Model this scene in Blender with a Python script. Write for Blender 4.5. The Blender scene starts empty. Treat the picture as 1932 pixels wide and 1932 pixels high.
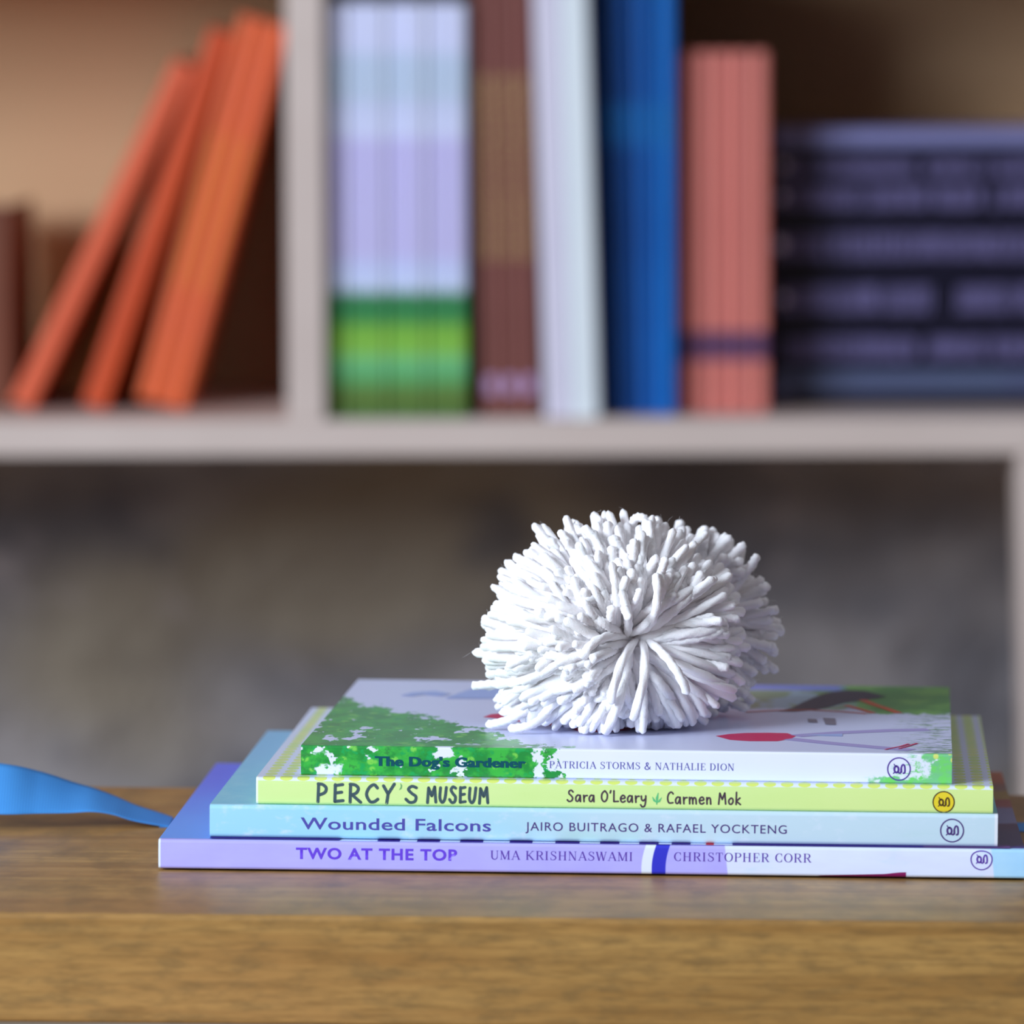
import bpy, bmesh, math, random
from mathutils import Vector, Matrix
random.seed(7)
SC = bpy.context.scene
COL = SC.collection
R = math.radians

# ------------------------------------------------------------------ camera, sky, light, exposure
TABLE_Z = 0.75
EYE_Z = TABLE_Z + 0.2966
cd = bpy.data.cameras.new('camera')
cam = bpy.data.objects.new('camera', cd); COL.objects.link(cam)
cam.matrix_world = (Matrix.Translation((0, 0, EYE_Z)) @ Matrix.Rotation(math.pi/2-0.082745, 4, 'X')
                    @ Matrix.Rotation(0.005566, 4, 'Z'))
cd.sensor_fit = 'HORIZONTAL'; cd.sensor_width = 36.0; cd.lens = 36.0*11000/1932
cd.clip_start = 0.05; cd.clip_end = 50
cd.dof.use_dof = True; cd.dof.focus_distance = 2.083; cd.dof.aperture_fstop = 8.2
SC.camera = cam

w = bpy.data.worlds.new('daylight'); SC.world = w; w.use_nodes = True
wn = w.node_tree; wn.nodes.clear()
o_ = wn.nodes.new('ShaderNodeOutputWorld'); bg = wn.nodes.new('ShaderNodeBackground')
tc = wn.nodes.new('ShaderNodeTexCoord'); sx = wn.nodes.new('ShaderNodeSeparateXYZ')
rp = wn.nodes.new('ShaderNodeValToRGB')
rp.color_ramp.elements[0].position = 0.52; rp.color_ramp.elements[0].color = (0.12, 0.105, 0.10, 1)
rp.color_ramp.elements[1].position = 0.80; rp.color_ramp.elements[1].color = (0.80, 0.79, 0.88, 1)
mm = wn.nodes.new('ShaderNodeMath'); mm.operation = 'MULTIPLY_ADD'; mm.inputs[1].default_value = 0.5; mm.inputs[2].default_value = 0.5
wn.links.new(tc.outputs['Generated'], sx.inputs[0]); wn.links.new(sx.outputs['Z'], mm.inputs[0])
wn.links.new(mm.outputs[0], rp.inputs[0]); wn.links.new(rp.outputs[0], bg.inputs[0])
bg.inputs[1].default_value = 0.46
wn.links.new(bg.outputs[0], o_.inputs[0])

def area_light(name, loc, target, sx_, sy_, power, color):
    l = bpy.data.lights.new(name, 'AREA'); l.shape = 'RECTANGLE'; l.size = sx_; l.size_y = sy_
    l.energy = power; l.color = color
    o = bpy.data.objects.new(name, l); COL.objects.link(o); o.location = loc
    d = Vector(target)-Vector(loc); o.rotation_euler = d.to_track_quat('-Z', 'Y').to_euler()
    return o
area_light('window_daylight', (-2.32, 0.12, 1.84), (0.05, 2.5, 0.85), 1.5, 1.3, 172, (0.78, 0.87, 1.0))

SC.view_settings.view_transform = 'Standard'; SC.view_settings.look = 'None'
SC.view_settings.gamma = 1.0; SC.view_settings.use_curve_mapping = False
SC.view_settings.exposure = -0.08
SC.cycles.diffuse_bounces = 8

# ------------------------------------------------------------------ helpers
def lin(r, g, b):
    f = lambda c: (c/255/12.92) if c/255 <= 0.04045 else ((c/255+0.055)/1.055)**2.4
    return (f(r), f(g), f(b), 1.0)

def empty(name, loc=(0, 0, 0), rz=0.0):
    o = bpy.data.objects.new(name, None); COL.objects.link(o)
    o.empty_display_size = 0.02
    o.location = loc; o.rotation_euler = (0, 0, rz); return o
def tag(o, label, cat, group=None):
    o['label'] = label; o['category'] = cat
    if group: o['group'] = group
    return o
def structure(o):
    o['kind'] = 'structure'; return o
def build(name, bm, mats, parent=None, smooth=False):
    me = bpy.data.meshes.new(name)
    bmesh.ops.recalc_face_normals(bm, faces=bm.faces[:])
    bm.to_mesh(me); bm.free()
    for m in (mats if isinstance(mats, (list, tuple)) else [mats]): me.materials.append(m)
    if smooth:
        for p in me.polygons: p.use_smooth = True
    o = bpy.data.objects.new(name, me); COL.objects.link(o)
    if parent: o.parent = parent
    return o
def raw(name, verts, faces, mats, parent=None, idx=None, smooth=False):
    me = bpy.data.meshes.new(name); me.from_pydata(verts, [], faces)
    for m in (mats if isinstance(mats, (list, tuple)) else [mats]): me.materials.append(m)
    if idx: me.polygons.foreach_set('material_index', idx)
    if smooth: me.polygons.foreach_set('use_smooth', [True]*len(me.polygons))
    me.update()
    o = bpy.data.objects.new(name, me); COL.objects.link(o)
    if parent: o.parent = parent
    return o
def add_box(bm, x0, x1, y0, y1, z0, z1, bev=0.0, seg=2):
    r = bmesh.ops.create_cube(bm, size=1.0)
    for v in r['verts']:
        v.co = Vector(((x0+x1)/2+v.co.x*(x1-x0), (y0+y1)/2+v.co.y*(y1-y0), (z0+z1)/2+v.co.z*(z1-z0)))
    if bev > 0:
        es = list({e for v in r['verts'] for e in v.link_edges})
        bmesh.ops.bevel(bm, geom=es, offset=bev, segments=seg, affect='EDGES', profile=0.5)
def box(name, x0, x1, y0, y1, z0, z1, m, parent=None, bev=0.0, seg=2):
    bm = bmesh.new(); add_box(bm, x0, x1, y0, y1, z0, z1, bev, seg)
    return build(name, bm, m, parent, smooth=False)
def extrude_poly(name, pts, axis, a0, a1, m, parent=None, smooth=False):
    """closed 2-D outline extruded along one axis ('x': pts are (y,z); 'z': pts are (x,y))"""
    n = len(pts)
    f = (lambda a, p: (a, p[0], p[1])) if axis == 'x' else (lambda a, p: (p[0], p[1], a))
    bm = bmesh.new()
    A = [bm.verts.new(f(a0, p)) for p in pts]; B = [bm.verts.new(f(a1, p)) for p in pts]
    for i in range(n):
        j = (i+1) % n; bm.faces.new((A[i], A[j], B[j], B[i]))
    bm.faces.new(A); bm.faces.new(B[::-1])
    return build(name, bm, m, parent, smooth)

# ------------------------------------------------------------------ node helper
class X:
    """a value in a shader tree that can be combined with + - * /"""
    def __init__(s, g, sock): s.g = g; s.s = sock
    def __add__(a, b): return a.g.m('ADD', a, b)
    __radd__ = __add__
    def __sub__(a, b): return a.g.m('SUBTRACT', a, b)
    def __rsub__(a, b): return a.g.m('SUBTRACT', b, a)
    def __mul__(a, b): return a.g.m('MULTIPLY', a, b)
    __rmul__ = __mul__
    def __truediv__(a, b): return a.g.m('DIVIDE', a, b)
class G:
    def __init__(s, name, rough=0.5, spec=0.5):
        s.mat = bpy.data.materials.new(name); s.mat.use_nodes = True
        s.t = s.mat.node_tree; s.t.nodes.clear()
        s.out = s.t.nodes.new('ShaderNodeOutputMaterial'); s.b = s.t.nodes.new('ShaderNodeBsdfPrincipled')
        s.t.links.new(s.b.outputs[0], s.out.inputs[0])
        s.b.inputs['Roughness'].default_value = rough; s.b.inputs['Specular IOR Level'].default_value = spec
        s.tc = s.t.nodes.new('ShaderNodeTexCoord')
        q = s.t.nodes.new('ShaderNodeSeparateXYZ'); s.t.links.new(s.tc.outputs['Object'], q.inputs[0])
        s.x, s.y, s.z = (X(s, q.outputs[i]) for i in range(3))
    def put(s, v, sock):
        if isinstance(v, X): s.t.links.new(v.s, sock)
        elif isinstance(v, (tuple, list)): sock.default_value = v
        else: sock.default_value = v
    def m(s, op, a, b=0.0, c=0.0, clamp=False):
        n = s.t.nodes.new('ShaderNodeMath'); n.operation = op; n.use_clamp = clamp
        s.put(a, n.inputs[0]); s.put(b, n.inputs[1]); s.put(c, n.inputs[2])
        return X(s, n.outputs[0])
    def ss(s, v, a, b):
        n = s.t.nodes.new('ShaderNodeMapRange'); n.interpolation_type = 'SMOOTHSTEP'
        s.put(v, n.inputs[0]); n.inputs[1].default_value = a; n.inputs[2].default_value = b
        return X(s, n.outputs[0])
    def vec(s, x, y, z):
        n = s.t.nodes.new('ShaderNodeCombineXYZ'); s.put(x, n.inputs[0]); s.put(y, n.inputs[1]); s.put(z, n.inputs[2])
        return n.outputs[0]
    def noise(s, sx, sy, sz, detail=3.0, rough=0.55, off=0.0):
        n = s.t.nodes.new('ShaderNodeTexNoise'); n.inputs['Scale'].default_value = 1.0
        n.inputs['Detail'].default_value = detail; n.inputs['Roughness'].default_value = rough
        s.t.links.new(s.vec(s.x*sx+off, s.y*sy+off*0.7, s.z*sz+off*1.3), n.inputs['Vector'])
        return X(s, n.outputs[0])
    def voronoi(s, sx, sy, sz, off=0.0):
        n = s.t.nodes.new('ShaderNodeTexVoronoi'); n.inputs['Scale'].default_value = 1.0
        s.t.links.new(s.vec(s.x*sx+off, s.y*sy+off, s.z*sz+off), n.inputs['Vector'])
        return X(s, n.outputs['Distance'])
    def mix(s, f, a, b):
        n = s.t.nodes.new('ShaderNodeMix'); n.data_type = 'RGBA'
        s.put(f, n.inputs[0]); s.put(a, n.inputs[6]); s.put(b, n.inputs[7])
        return X(s, n.outputs[2])
    def ramp(s, f, stops, interp='LINEAR'):
        n = s.t.nodes.new('ShaderNodeValToRGB'); r = n.color_ramp; r.interpolation = interp
        while len(r.elements) < len(stops): r.elements.new(0.5)
        for e, (p, c) in zip(r.elements, stops): e.position = p; e.color = c
        s.put(f, n.inputs[0]); return X(s, n.outputs[0])
    def color(s, c): s.put(c, s.b.inputs['Base Color']); return s
    def bump(s, h, strength, dist):
        n = s.t.nodes.new('ShaderNodeBump'); n.inputs['Strength'].default_value = strength
        n.inputs['Distance'].default_value = dist; s.put(h, n.inputs['Height'])
        s.t.links.new(n.outputs[0], s.b.inputs['Normal']); return s
def flat(name, rgb, rough=0.5, spec=0.5):
    return G(name, rough, spec).color(lin(*rgb)).mat

# ------------------------------------------------------------------ structure: floor and stone wall
g = G('oak_floor', 0.5)
g.color(g.mix(g.noise(1.5, 20, 1), lin(96, 72, 52), lin(128, 98, 70)))
bm = bmesh.new(); add_box(bm, -3, 3, -2, 4.2, -0.05, 0.0)
structure(build('floor', bm, g.mat))

g = G('rough_stone', 0.9, 0.2)
n1 = g.noise(5.0, 5.0, 8.0, 2.0, 0.5, 3.1); n2 = g.noise(11, 11, 15, 3.0, 0.6, 8.7); n3 = g.noise(3.2, 3.2, 5.0, 1.0, 0.5, 5.5)
c = g.mix(g.ss(n1, 0.38, 0.62), lin(128, 126, 132), lin(178, 172, 172))
c = g.mix(g.ss(n3, 0.46, 0.66), c, lin(172, 160, 142))
c = g.mix(g.ss(n2, 0.58, 0.72)*0.6, c, lin(214, 202, 202))
c = g.mix(g.ss(g.noise(7, 7, 10, 2.0, 0.5, 1.4), 0.56, 0.70)*0.7, c, lin(92, 92, 104))
g.color(c); g.bump(g.noise(30, 30, 30, 5.0, 0.6), 0.6, 0.02)
nx, nz = 90, 60; vs = []; fs = []
from mathutils import noise as mn
for j in range(nz+1):
    for i in range(nx+1):
        x = -1.8+3.6*i/nx; z = 2.4*j/nz
        d = mn.noise(Vector((x*5, z*6, 2.0)))*0.022+mn.noise(Vector((x*13, z*15, 7.0)))*0.009
        vs.append((x, 3.80+d, z))
nf = len(vs)
for j in range(nz):
    for i in range(nx):
        a = j*(nx+1)+i; fs.append((a, a+1, a+nx+2, a+nx+1))
vs += [(-1.8, 4.0, 0), (1.8, 4.0, 0), (1.8, 4.0, 2.4), (-1.8, 4.0, 2.4)]
fs.append((nf+1, nf, nf+3, nf+2))
L0 = [j*(nx+1) for j in range(nz+1)]; L1 = [j*(nx+1)+nx for j in range(nz+1)]
B0 = list(range(nx+1)); T0 = [nz*(nx+1)+i for i in range(nx+1)]
fs += [tuple(L0+[nf+3, nf]), tuple(L1[::-1]+[nf+1, nf+2]), tuple(B0[::-1]+[nf, nf+1]), tuple(T0+[nf+2, nf+3])]
structure(raw('wall_back', vs, fs, g.mat))

# ------------------------------------------------------------------ oak table
g = G('oak_lacquer', 0.42, 0.38)
st = g.noise(4, 90, 110, 4.0, 0.65); fine = g.noise(18, 700, 520, 3.0, 0.65, 2.0); big = g.noise(4.0, 10, 9, 3.0, 0.55, 9.0)
fleck = g.noise(60, 60, 430, 3.0, 0.6, 4.2); mott = g.noise(75, 30, 210, 3.0, 0.6, 14.0)
c = g.mix(g.ss(st, 0.32, 0.70), lin(154, 114, 60), lin(182, 142, 80))
c = g.mix(g.ss(fine, 0.48, 0.72)*0.40, c, lin(118, 86, 46))
c = g.mix(g.ss(big, 0.42, 0.66)*0.40, c, lin(172, 122, 70))
c = g.mix(g.ss(fleck, 0.40, 0.74)*0.5, c, lin(116, 86, 46))
c = g.mix(g.ss(mott, 0.42, 0.76)*0.55, c, lin(116, 92, 56))
g.color(c); g.bump(fine, 0.08, 0.0005)
OAK = g.mat
tbl = tag(empty('table', (0, 1.9366, 0), -0.026), 'pale oak table with a thick front edge carrying the stack of picture books', 'table')
box('table_top', -0.75, 0.75, 0.0, 0.3284, TABLE_Z-0.0378, TABLE_Z-0.0005, OAK, tbl, bev=0.0016, seg=3)
for sx_ in (-0.70, 0.64):
    for sy_ in (0.02, 0.26):
        box('leg', sx_, sx_+0.055, sy_, sy_+0.05, 0.0, TABLE_Z-0.0378, OAK, tbl, bev=0.003)

# ------------------------------------------------------------------ bookshelf (local frame: x right, y back, z up from the board's front top edge)
SHELF = Matrix.Translation((0, 3.3, EYE_Z-0.2212)) @ Matrix.Rotation(-0.008, 4, 'Y')
g = G('shelf_wood', 0.55, 0.35)
gr = g.noise(5, 40, 9, 3.0, 0.6)
g.color(g.mix(gr, lin(196, 178, 168), lin(220, 204, 194)))
SHELFWOOD = g.mat
g = G('back_panel_wood', 0.6, 0.3)
g.color(g.mix(g.noise(3, 3, 14, 3.0, 0.6), lin(196, 156, 116), lin(214, 176, 134)))
BACKWOOD = g.mat
bs = empty('bookshelf'); bs.matrix_world = SHELF
tag(bs, 'light wooden bookshelf unit with rows of books against the stone wall', 'bookshelf')
box('shelf_board', -0.80, 0.80, 0.0, 0.30, -0.0200, 0.0, SHELFWOOD, bs, bev=0.001)
box('shelf_board', -0.80, 0.80, 0.0, 0.30, 0.268, 0.288, SHELFWOOD, bs, bev=0.001)
box('divider', -0.1277, -0.1063, 0.0, 0.296, 0.0, 0.268, SHELFWOOD, bs, bev=0.001)
box('side_panel', -0.822, -0.80, 0.0, 0.30, -0.02, 0.288, SHELFWOOD, bs, bev=0.001)
box('side_panel', 0.80, 0.822, 0.0, 0.30, -0.02, 0.288, SHELFWOOD, bs, bev=0.001)
box('back_panel', -0.822, 0.822, 0.30, 0.308, -0.02, 0.288, BACKWOOD, bs)
FLOORZ = -(EYE_Z-0.2212)
for (x, y, lean) in ((0.287, 0.0, -0.030), (-0.74, 0.0, 0.0), (-0.74, 0.25, 0.0)):
    bm = bmesh.new(); add_box(bm, x, x+0.05, y, y+0.05, FLOORZ+0.012, -0.02, 0.002)
    for v in bm.verts: v.co.x += -lean*(v.co.z+0.02)*-1
    build('leg', bm, SHELFWOOD, bs)

# ------------------------------------------------------------------ book builders
def page_mat(name, a, b):
    g = G(name, 0.8, 0.2)
    g.color(g.mix(g.ss(g.noise(60, 60, 5200, 1.0), 0.35, 0.65), lin(*a), lin(*b)))
    return g.mat
PAGES = page_mat('paper_edges', (206, 198, 186), (240, 234, 224))
def upages(name):
    g = G(name, 0.8, 0.2); g.color(g.mix(g.ss(g.noise(4000, 40, 40, 1.0), 0.35, 0.65), lin(200, 190, 176), lin(236, 228, 214))); return g.mat
UPAGES = upages('paper_edges_upright')

def shelf_book(name, T, H, D, m, m_pages=None, kids=None):
    """book with the spine facing -y; T thick along x, H tall along z, D deep along y"""
    root = empty(name)
    b = 0.0018 if T > 0.007 else 0.0012; r = min(0.0025, T*0.35)
    pts = [(0, D)]
    for k in range(6):
        a = math.pi+k/5*math.pi/2; pts.append((r+r*math.cos(a), r+r*math.sin(a)))
    for k in range(6):
        a = 1.5*math.pi+k/5*math.pi/2; pts.append((T-r+r*math.cos(a), r+r*math.sin(a)))
    pts += [(T, D), (T-b, D), (T-b, b*1.5), (b, b*1.5), (b, D)]
    extrude_poly('cover', pts, 'z', 0.0, H, m, root)
    box('page_block', b, T-b, b*1.5, D-0.004, 0.003, H-0.003, m_pages or UPAGES, root)
    if kids: kids(root)
    return root
def copy_tree(o):
    c = o.copy(); COL.objects.link(c)
    for ch in o.children:
        d = ch.copy(); COL.objects.link(d); d.parent = c
    return c
def place(o, x, y, z, tilt=0.0, pivot=0.0):
    """stand it in the shelf; tilt > 0 leans its top to the right about the foot at local x = pivot"""
    o.matrix_world = SHELF @ Matrix.Translation((x, y, z)) @ Matrix.Rotation(tilt, 4, 'Y') @ Matrix.Translation((-pivot, 0, 0))
def strip(name, x0, x1, z0, z1, m, root, y=-0.00015):
    return box(name, x0, x1, y, 0.0006, z0, z1, m, root)

# orange books leaning in the left compartment
def orange_mat(name, rgb, edge):
    g = G(name, 0.45, 0.4)
    n = g.noise(40, 40, 12, 2.0)
    c = g.mix(g.ss(n, 0.4, 0.7)*0.5, lin(*rgb), lin(*edge))
    g.color(c); return g.mat
OR1 = orange_mat('coral_orange_cover', (222, 98, 60), (208, 80, 46))
OR2 = orange_mat('deep_orange_cover', (204, 76, 28), (186, 60, 22))
OR3 = orange_mat('bright_orange_cover', (224, 100, 50), (216, 90, 62))
SEAM = flat('amber_cover', (224, 122, 36), 0.5)
OGRP = 'orange books leaning on the shelf divider'
def orange_kids(T, H):
    def f(root): strip('title_lettering', T*0.36, T*0.62, 0.07, 0.16, SEAM, root)
    return f
o = shelf_book('book', 0.0138, 0.220, 0.20, OR1); place(o, -0.2793, 0.080, 0.0004, R(26.0), 0.0138)
tag(o, 'leftmost of the orange books, lying furthest over with a gap beneath it', 'book', OGRP)
o = shelf_book('book', 0.0150, 0.230, 0.20, OR2); place(o, -0.2362, 0.080, 0.0004, R(19.3), 0.0150)
tag(o, 'darker red-orange book leaning second from the left against three orange books', 'book', OGRP)
tt = R(15.6); Tn = 0.0098
labs = ['left book of the three orange books leaning together on the divider', 'middle book of the three orange books leaning together on the divider',
        'right book of the three orange books leaning together, touching the divider']
proto = shelf_book('book', Tn, 0.230, 0.20, OR3, kids=orange_kids(Tn, 0.23))
for k in range(3):
    o = proto if k == 0 else copy_tree(proto)
    s = (2-k)*Tn
    place(o, -0.1903, 0.080+0.001*k, 0.0004, tt, Tn+s)
    tag(o, labs[k], 'book', OGRP)
g = G('red_brown_cover', 0.6); g.color(g.mix(g.noise(30, 30, 20), lin(116, 58, 24), lin(98, 44, 18)))
o = shelf_book('book', 0.030, 0.118, 0.15, g.mat); place(o, -0.3225, 0.110, 0.0003, 0.0)
tag(o, 'short red-brown book at the far left, cut by the picture edge', 'book')

# white picture books with green-banded spines
g = G('garden_spine', 0.4, 0.4)
H = 0.2353
nz_ = (g.noise(220, 50, 60, 3.0)-0.5)*0.010
c = g.ramp((g.z+nz_)/H, [(0.0, lin(78, 122, 62)), (0.06, lin(104, 128, 52)), (0.085, lin(96, 168, 96)), (0.14, lin(118, 204, 140)), (0.155, lin(140, 200, 84)),
                   (0.215, lin(132, 192, 66)), (0.235, lin(58, 146, 80)), (0.296, lin(56, 134, 82)), (0.312, lin(214, 224, 250)), (0.36, lin(206, 216, 250)),
                   (0.40, lin(206, 200, 240)), (0.66, lin(206, 200, 242)), (0.69, lin(220, 226, 252)), (0.75, lin(212, 218, 246)), (0.78, lin(198, 214, 234)),
                   (0.87, lin(198, 214, 236)), (0.90, lin(220, 224, 252)), (1.0, lin(222, 226, 252))])
tx = g.ss(g.voronoi(420, 10, 260), 0.30, 0.10)*g.ss(g.z, 0.098, 0.102)*g.ss(g.z, 0.168, 0.160)*0.20
g.color(g.mix(tx, c, lin(150, 120, 190)))
GARDEN = g.mat
names = ['leftmost, beside the divider', 'second from the divider', 'third from the divider', 'middle one', 'fifth from the divider', 'sixth from the divider', 'rightmost, next to the brown books']
proto = None; Tg = 0.0110
for k in range(7):
    o = proto or None
    if proto is None: proto = o = shelf_book('picture_book', Tg, H, 0.21, GARDEN)
    else: o = copy_tree(proto)
    place(o, -0.1057+k*(Tg+0.00048), 0.012+[0, .003, .001, .004, 0, .003, .001][k], 0.0003)
    tag(o, 'white picture book with green-banded spine, '+names[k], 'book', 'white picture books with green-banded spines')
# brown books with gilt lettering
g = G('brown_cover', 0.5, 0.4); g.color(g.mix(g.noise(60, 40, 22, 3.0), lin(132, 78, 68), lin(112, 60, 54)))
GILT = flat('gilt_lettering', (196, 162, 104), 0.45); LILAC = flat('lilac_mark', (186, 150, 190), 0.5)
BROWN = g.mat
def gilt(T, H):
    def f(root):
        rr = random.Random(4); vs = []; fs = []
        z = 0.090
        while z < 0.192:
            h = rr.uniform(0.0022, 0.0046); a = T*rr.uniform(0.16, 0.30); b_ = T*rr.uniform(0.70, 0.86)
            for (x0, x1, z0, z1) in ((a, b_, z, z+0.0009), (a, a+0.0011, z, z+h), (b_-0.0011, b_, z, z+h*rr.uniform(.5, 1))):
                i = len(vs); vs += [(x0, -0.0002, z0), (x1, -0.0002, z0), (x1, -0.0002, z1), (x0, -0.0002, z1)]; fs.append((i, i+1, i+2, i+3))
            z += h+rr.uniform(0.0008, 0.0022)
        raw('gilt_lettering', vs, fs, GILT, root)
        strip('publisher_mark_or_glint', T*0.2, T*0.8, 0.013, 0.023, LILAC, root)
    return f
Tb = 0.0107
proto = None
for k in range(3):
    if proto is None: proto = o = shelf_book('book', Tb, 0.2505, 0.21, BROWN, kids=gilt(Tb, 0.2505))
    else: o = copy_tree(proto)
    place(o, -0.0172+k*(Tb+0.0001), 0.022, 0.0004, R(-1.05))
    tag(o, ['left', 'middle', 'right'][k]+' one of three tall brown books with gilt spine lettering', 'book', 'brown books with gilt lettering')
# white tall books flush with the shelf front
g = G('lavender_white_cover', 0.4); g.color(g.mix(g.noise(40, 40, 16, 3.0), lin(212, 206, 226), lin(228, 224, 238))); LW = g.mat
g = G('cool_white_cover', 0.35); g.color(g.mix(g.noise(40, 40, 12, 3.0), lin(222, 232, 238), lin(238, 246, 248))); CW = g.mat
o = shelf_book('book', 0.0152, 0.252, 0.22, LW); place(o, 0.0188, 0.010, 0.0005, R(-1.55))
tag(o, 'lavender-white tall book standing just right of the brown books', 'book', 'tall white books at the shelf front')
o = shelf_book('book', 0.0156, 0.253, 0.22, CW); place(o, 0.0342, 0.008, 0.0005, R(-1.55))
tag(o, 'brighter white tall book standing just left of the blue books', 'book', 'tall white books at the shelf front')
# blue books
def blue_mat(name, rgb, hi):
    g = G(name, 0.32, 0.5); z = g.z
    c = g.mix(g.ss(g.noise(30, 30, 14), 0.35, 0.7), lin(*rgb), lin(*hi))
    band = g.ss(z, 0.150, 0.158)*g.ss(z, 0.182, 0.174)*0.5
    g.color(g.mix(band, c, lin(20, 118, 190))); return g.mat
bl = [blue_mat('navy_cover', (4, 66, 136), (8, 78, 152)), blue_mat('deep_blue_cover', (6, 84, 164), (10, 96, 178)), blue_mat('royal_blue_cover', (6, 106, 194), (14, 118, 206))]
for k, (x, t_, mi, lb) in enumerate([(0.0535, -2.15, 0, 'darkest of the blue books, leaning on the white books'), (0.0635, -1.5, 0, 'second blue book from the white books, navy and tilted'),
                               (0.0735, -0.85, 1, 'third blue book from the white books, slightly tilted'), (0.0835, -0.1, 2, 'brightest blue book, standing beside the coral books')]):
    o = shelf_book('book', 0.0098, 0.2505, 0.20, bl[mi]); place(o, x, 0.032, 0.0005, R(t_)); tag(o, lb, 'book', 'tall blue books')
# coral books
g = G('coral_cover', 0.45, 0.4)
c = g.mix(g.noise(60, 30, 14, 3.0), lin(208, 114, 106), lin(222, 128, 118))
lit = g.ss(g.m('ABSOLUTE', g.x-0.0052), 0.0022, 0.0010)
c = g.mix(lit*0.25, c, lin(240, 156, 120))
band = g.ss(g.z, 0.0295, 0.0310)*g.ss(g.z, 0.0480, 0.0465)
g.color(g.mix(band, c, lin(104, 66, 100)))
proto = None; Tc = 0.0099
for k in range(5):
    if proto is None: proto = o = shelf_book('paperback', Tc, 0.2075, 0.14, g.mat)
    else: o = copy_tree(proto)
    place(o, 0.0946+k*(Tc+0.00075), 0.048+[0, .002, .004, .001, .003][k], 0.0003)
    tag(o, ['leftmost coral paperback, beside the blue books', 'second coral paperback from the blue books', 'middle one of the five coral paperbacks',
            'fourth coral paperback from the blue books', 'rightmost coral paperback, beside the stack of dark books'][k], 'book', 'coral paperbacks with a plum band')
# dark books lying in a stack
g = G('midnight_cover', 0.32, 0.5); g.color(g.mix(g.noise(30, 60, 60), lin(14, 14, 34), lin(22, 20, 44))); NIGHT = g.mat
g = G('slate_cover', 0.4, 0.5); g.color(g.mix(g.noise(30, 60, 60), lin(122, 124, 172), lin(134, 134, 184))); SLATE = g.mat
g = G('teal_grey_cover', 0.4, 0.5); g.color(g.mix(g.noise(30, 60, 60), lin(84, 98, 126), lin(76, 80, 116))); TEALG = g.mat
VIOLET = flat('violet_lettering', (122, 114, 164), 0.4); GLINT = flat('white_glint', (235, 225, 255), 0.3)
lv = [(0.1515, 0.1625), (0.1315, 0.1515), (0.104, 0.1315), (0.073, 0.104), (0.0432, 0.073), (0.0215, 0.0432), (0.0005, 0.0215)]
dl = ['slate-covered book on top of the dark stack', 'second book from the top of the dark stack, violet lettered', 'third book from the top of the dark stack, black lower half',
      'middle book of the dark stack with a pale round painted glint', 'third book from the bottom of the dark stack', 'second book from the bottom of the dark stack', 'bottom book of the dark stack, grey-teal spine']
def glyph_band(root, T, a0, a1, seed, z0=0.003, z1=0.238):
    """spine lettering, running along the spine (local z), drawn as upright bars with rounded gaps"""
    rr = random.Random(seed); vs = []; fs = []; z = z0
    while z < z1:
        wd = rr.uniform(0.003, 0.0055)
        if rr.random() < 0.12: z += 0.003; continue
        k = rr.randrange(3)
        cells = [((a0, a1), (z, z+0.0013)), ((a0, a1), (z+wd-0.0013, z+wd))]
        if k != 1: cells.append(((a0, a0+0.0018), (z, z+wd)))
        if k != 2: cells.append(((a1-0.0018, a1), (z, z+wd)))
        else: cells.append((((a0+a1)/2-0.0008, (a0+a1)/2+0.0008), (z, z+wd)))
        for (x0, x1), (c0, c1) in cells:
            i = len(vs); vs += [(x0, -0.0002, c0), (x1, -0.0002, c0), (x1, -0.0002, c1), (x0, -0.0002, c1)]; fs.append((i, i+1, i+2, i+3))
        z += wd+0.0008
    raw('title_lettering', vs, fs, VIOLET, root)
for k, (z0, z1) in enumerate(lv):
    T = z1-z0-0.0003
    o = shelf_book('hardback', T, 0.245, 0.163, [SLATE, NIGHT, NIGHT, NIGHT, NIGHT, NIGHT, TEALG][k])
    if k in (1, 2, 3, 4, 5):
        glyph_band(o, T, 0.0022+(0.0046 if k == 1 else 0), min(T-0.002, 0.0022+(0.0046 if k == 1 else 0)+[0, .0125, .0135, .0150, .0155, .0135, 0][k]), 10+k)
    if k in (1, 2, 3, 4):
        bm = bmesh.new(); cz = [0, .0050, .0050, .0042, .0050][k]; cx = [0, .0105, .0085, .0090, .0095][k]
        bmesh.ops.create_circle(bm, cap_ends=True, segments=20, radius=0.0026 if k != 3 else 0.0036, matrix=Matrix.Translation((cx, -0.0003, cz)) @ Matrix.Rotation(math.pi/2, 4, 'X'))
        build('publisher_mark_or_glint', bm, GLINT, o)  # pale disc painted as the highlight on a glossy spine corner
    if k == 6: strip('title_lettering', T*0.58, T*0.92, 0.01, 0.23, NIGHT, o)
    o.matrix_world = SHELF @ Matrix.Translation((0.1525+[0, .001, -.0005, -.0005, .001, .0008, 0][k], 0.104+[0, .002, .001, .003, 0, .002, 0][k], z1)) @ Matrix.Rotation(math.pi/2, 4, 'Y')
    tag(o, dl[k], 'book', 'dark books lying in a stack')

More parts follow.
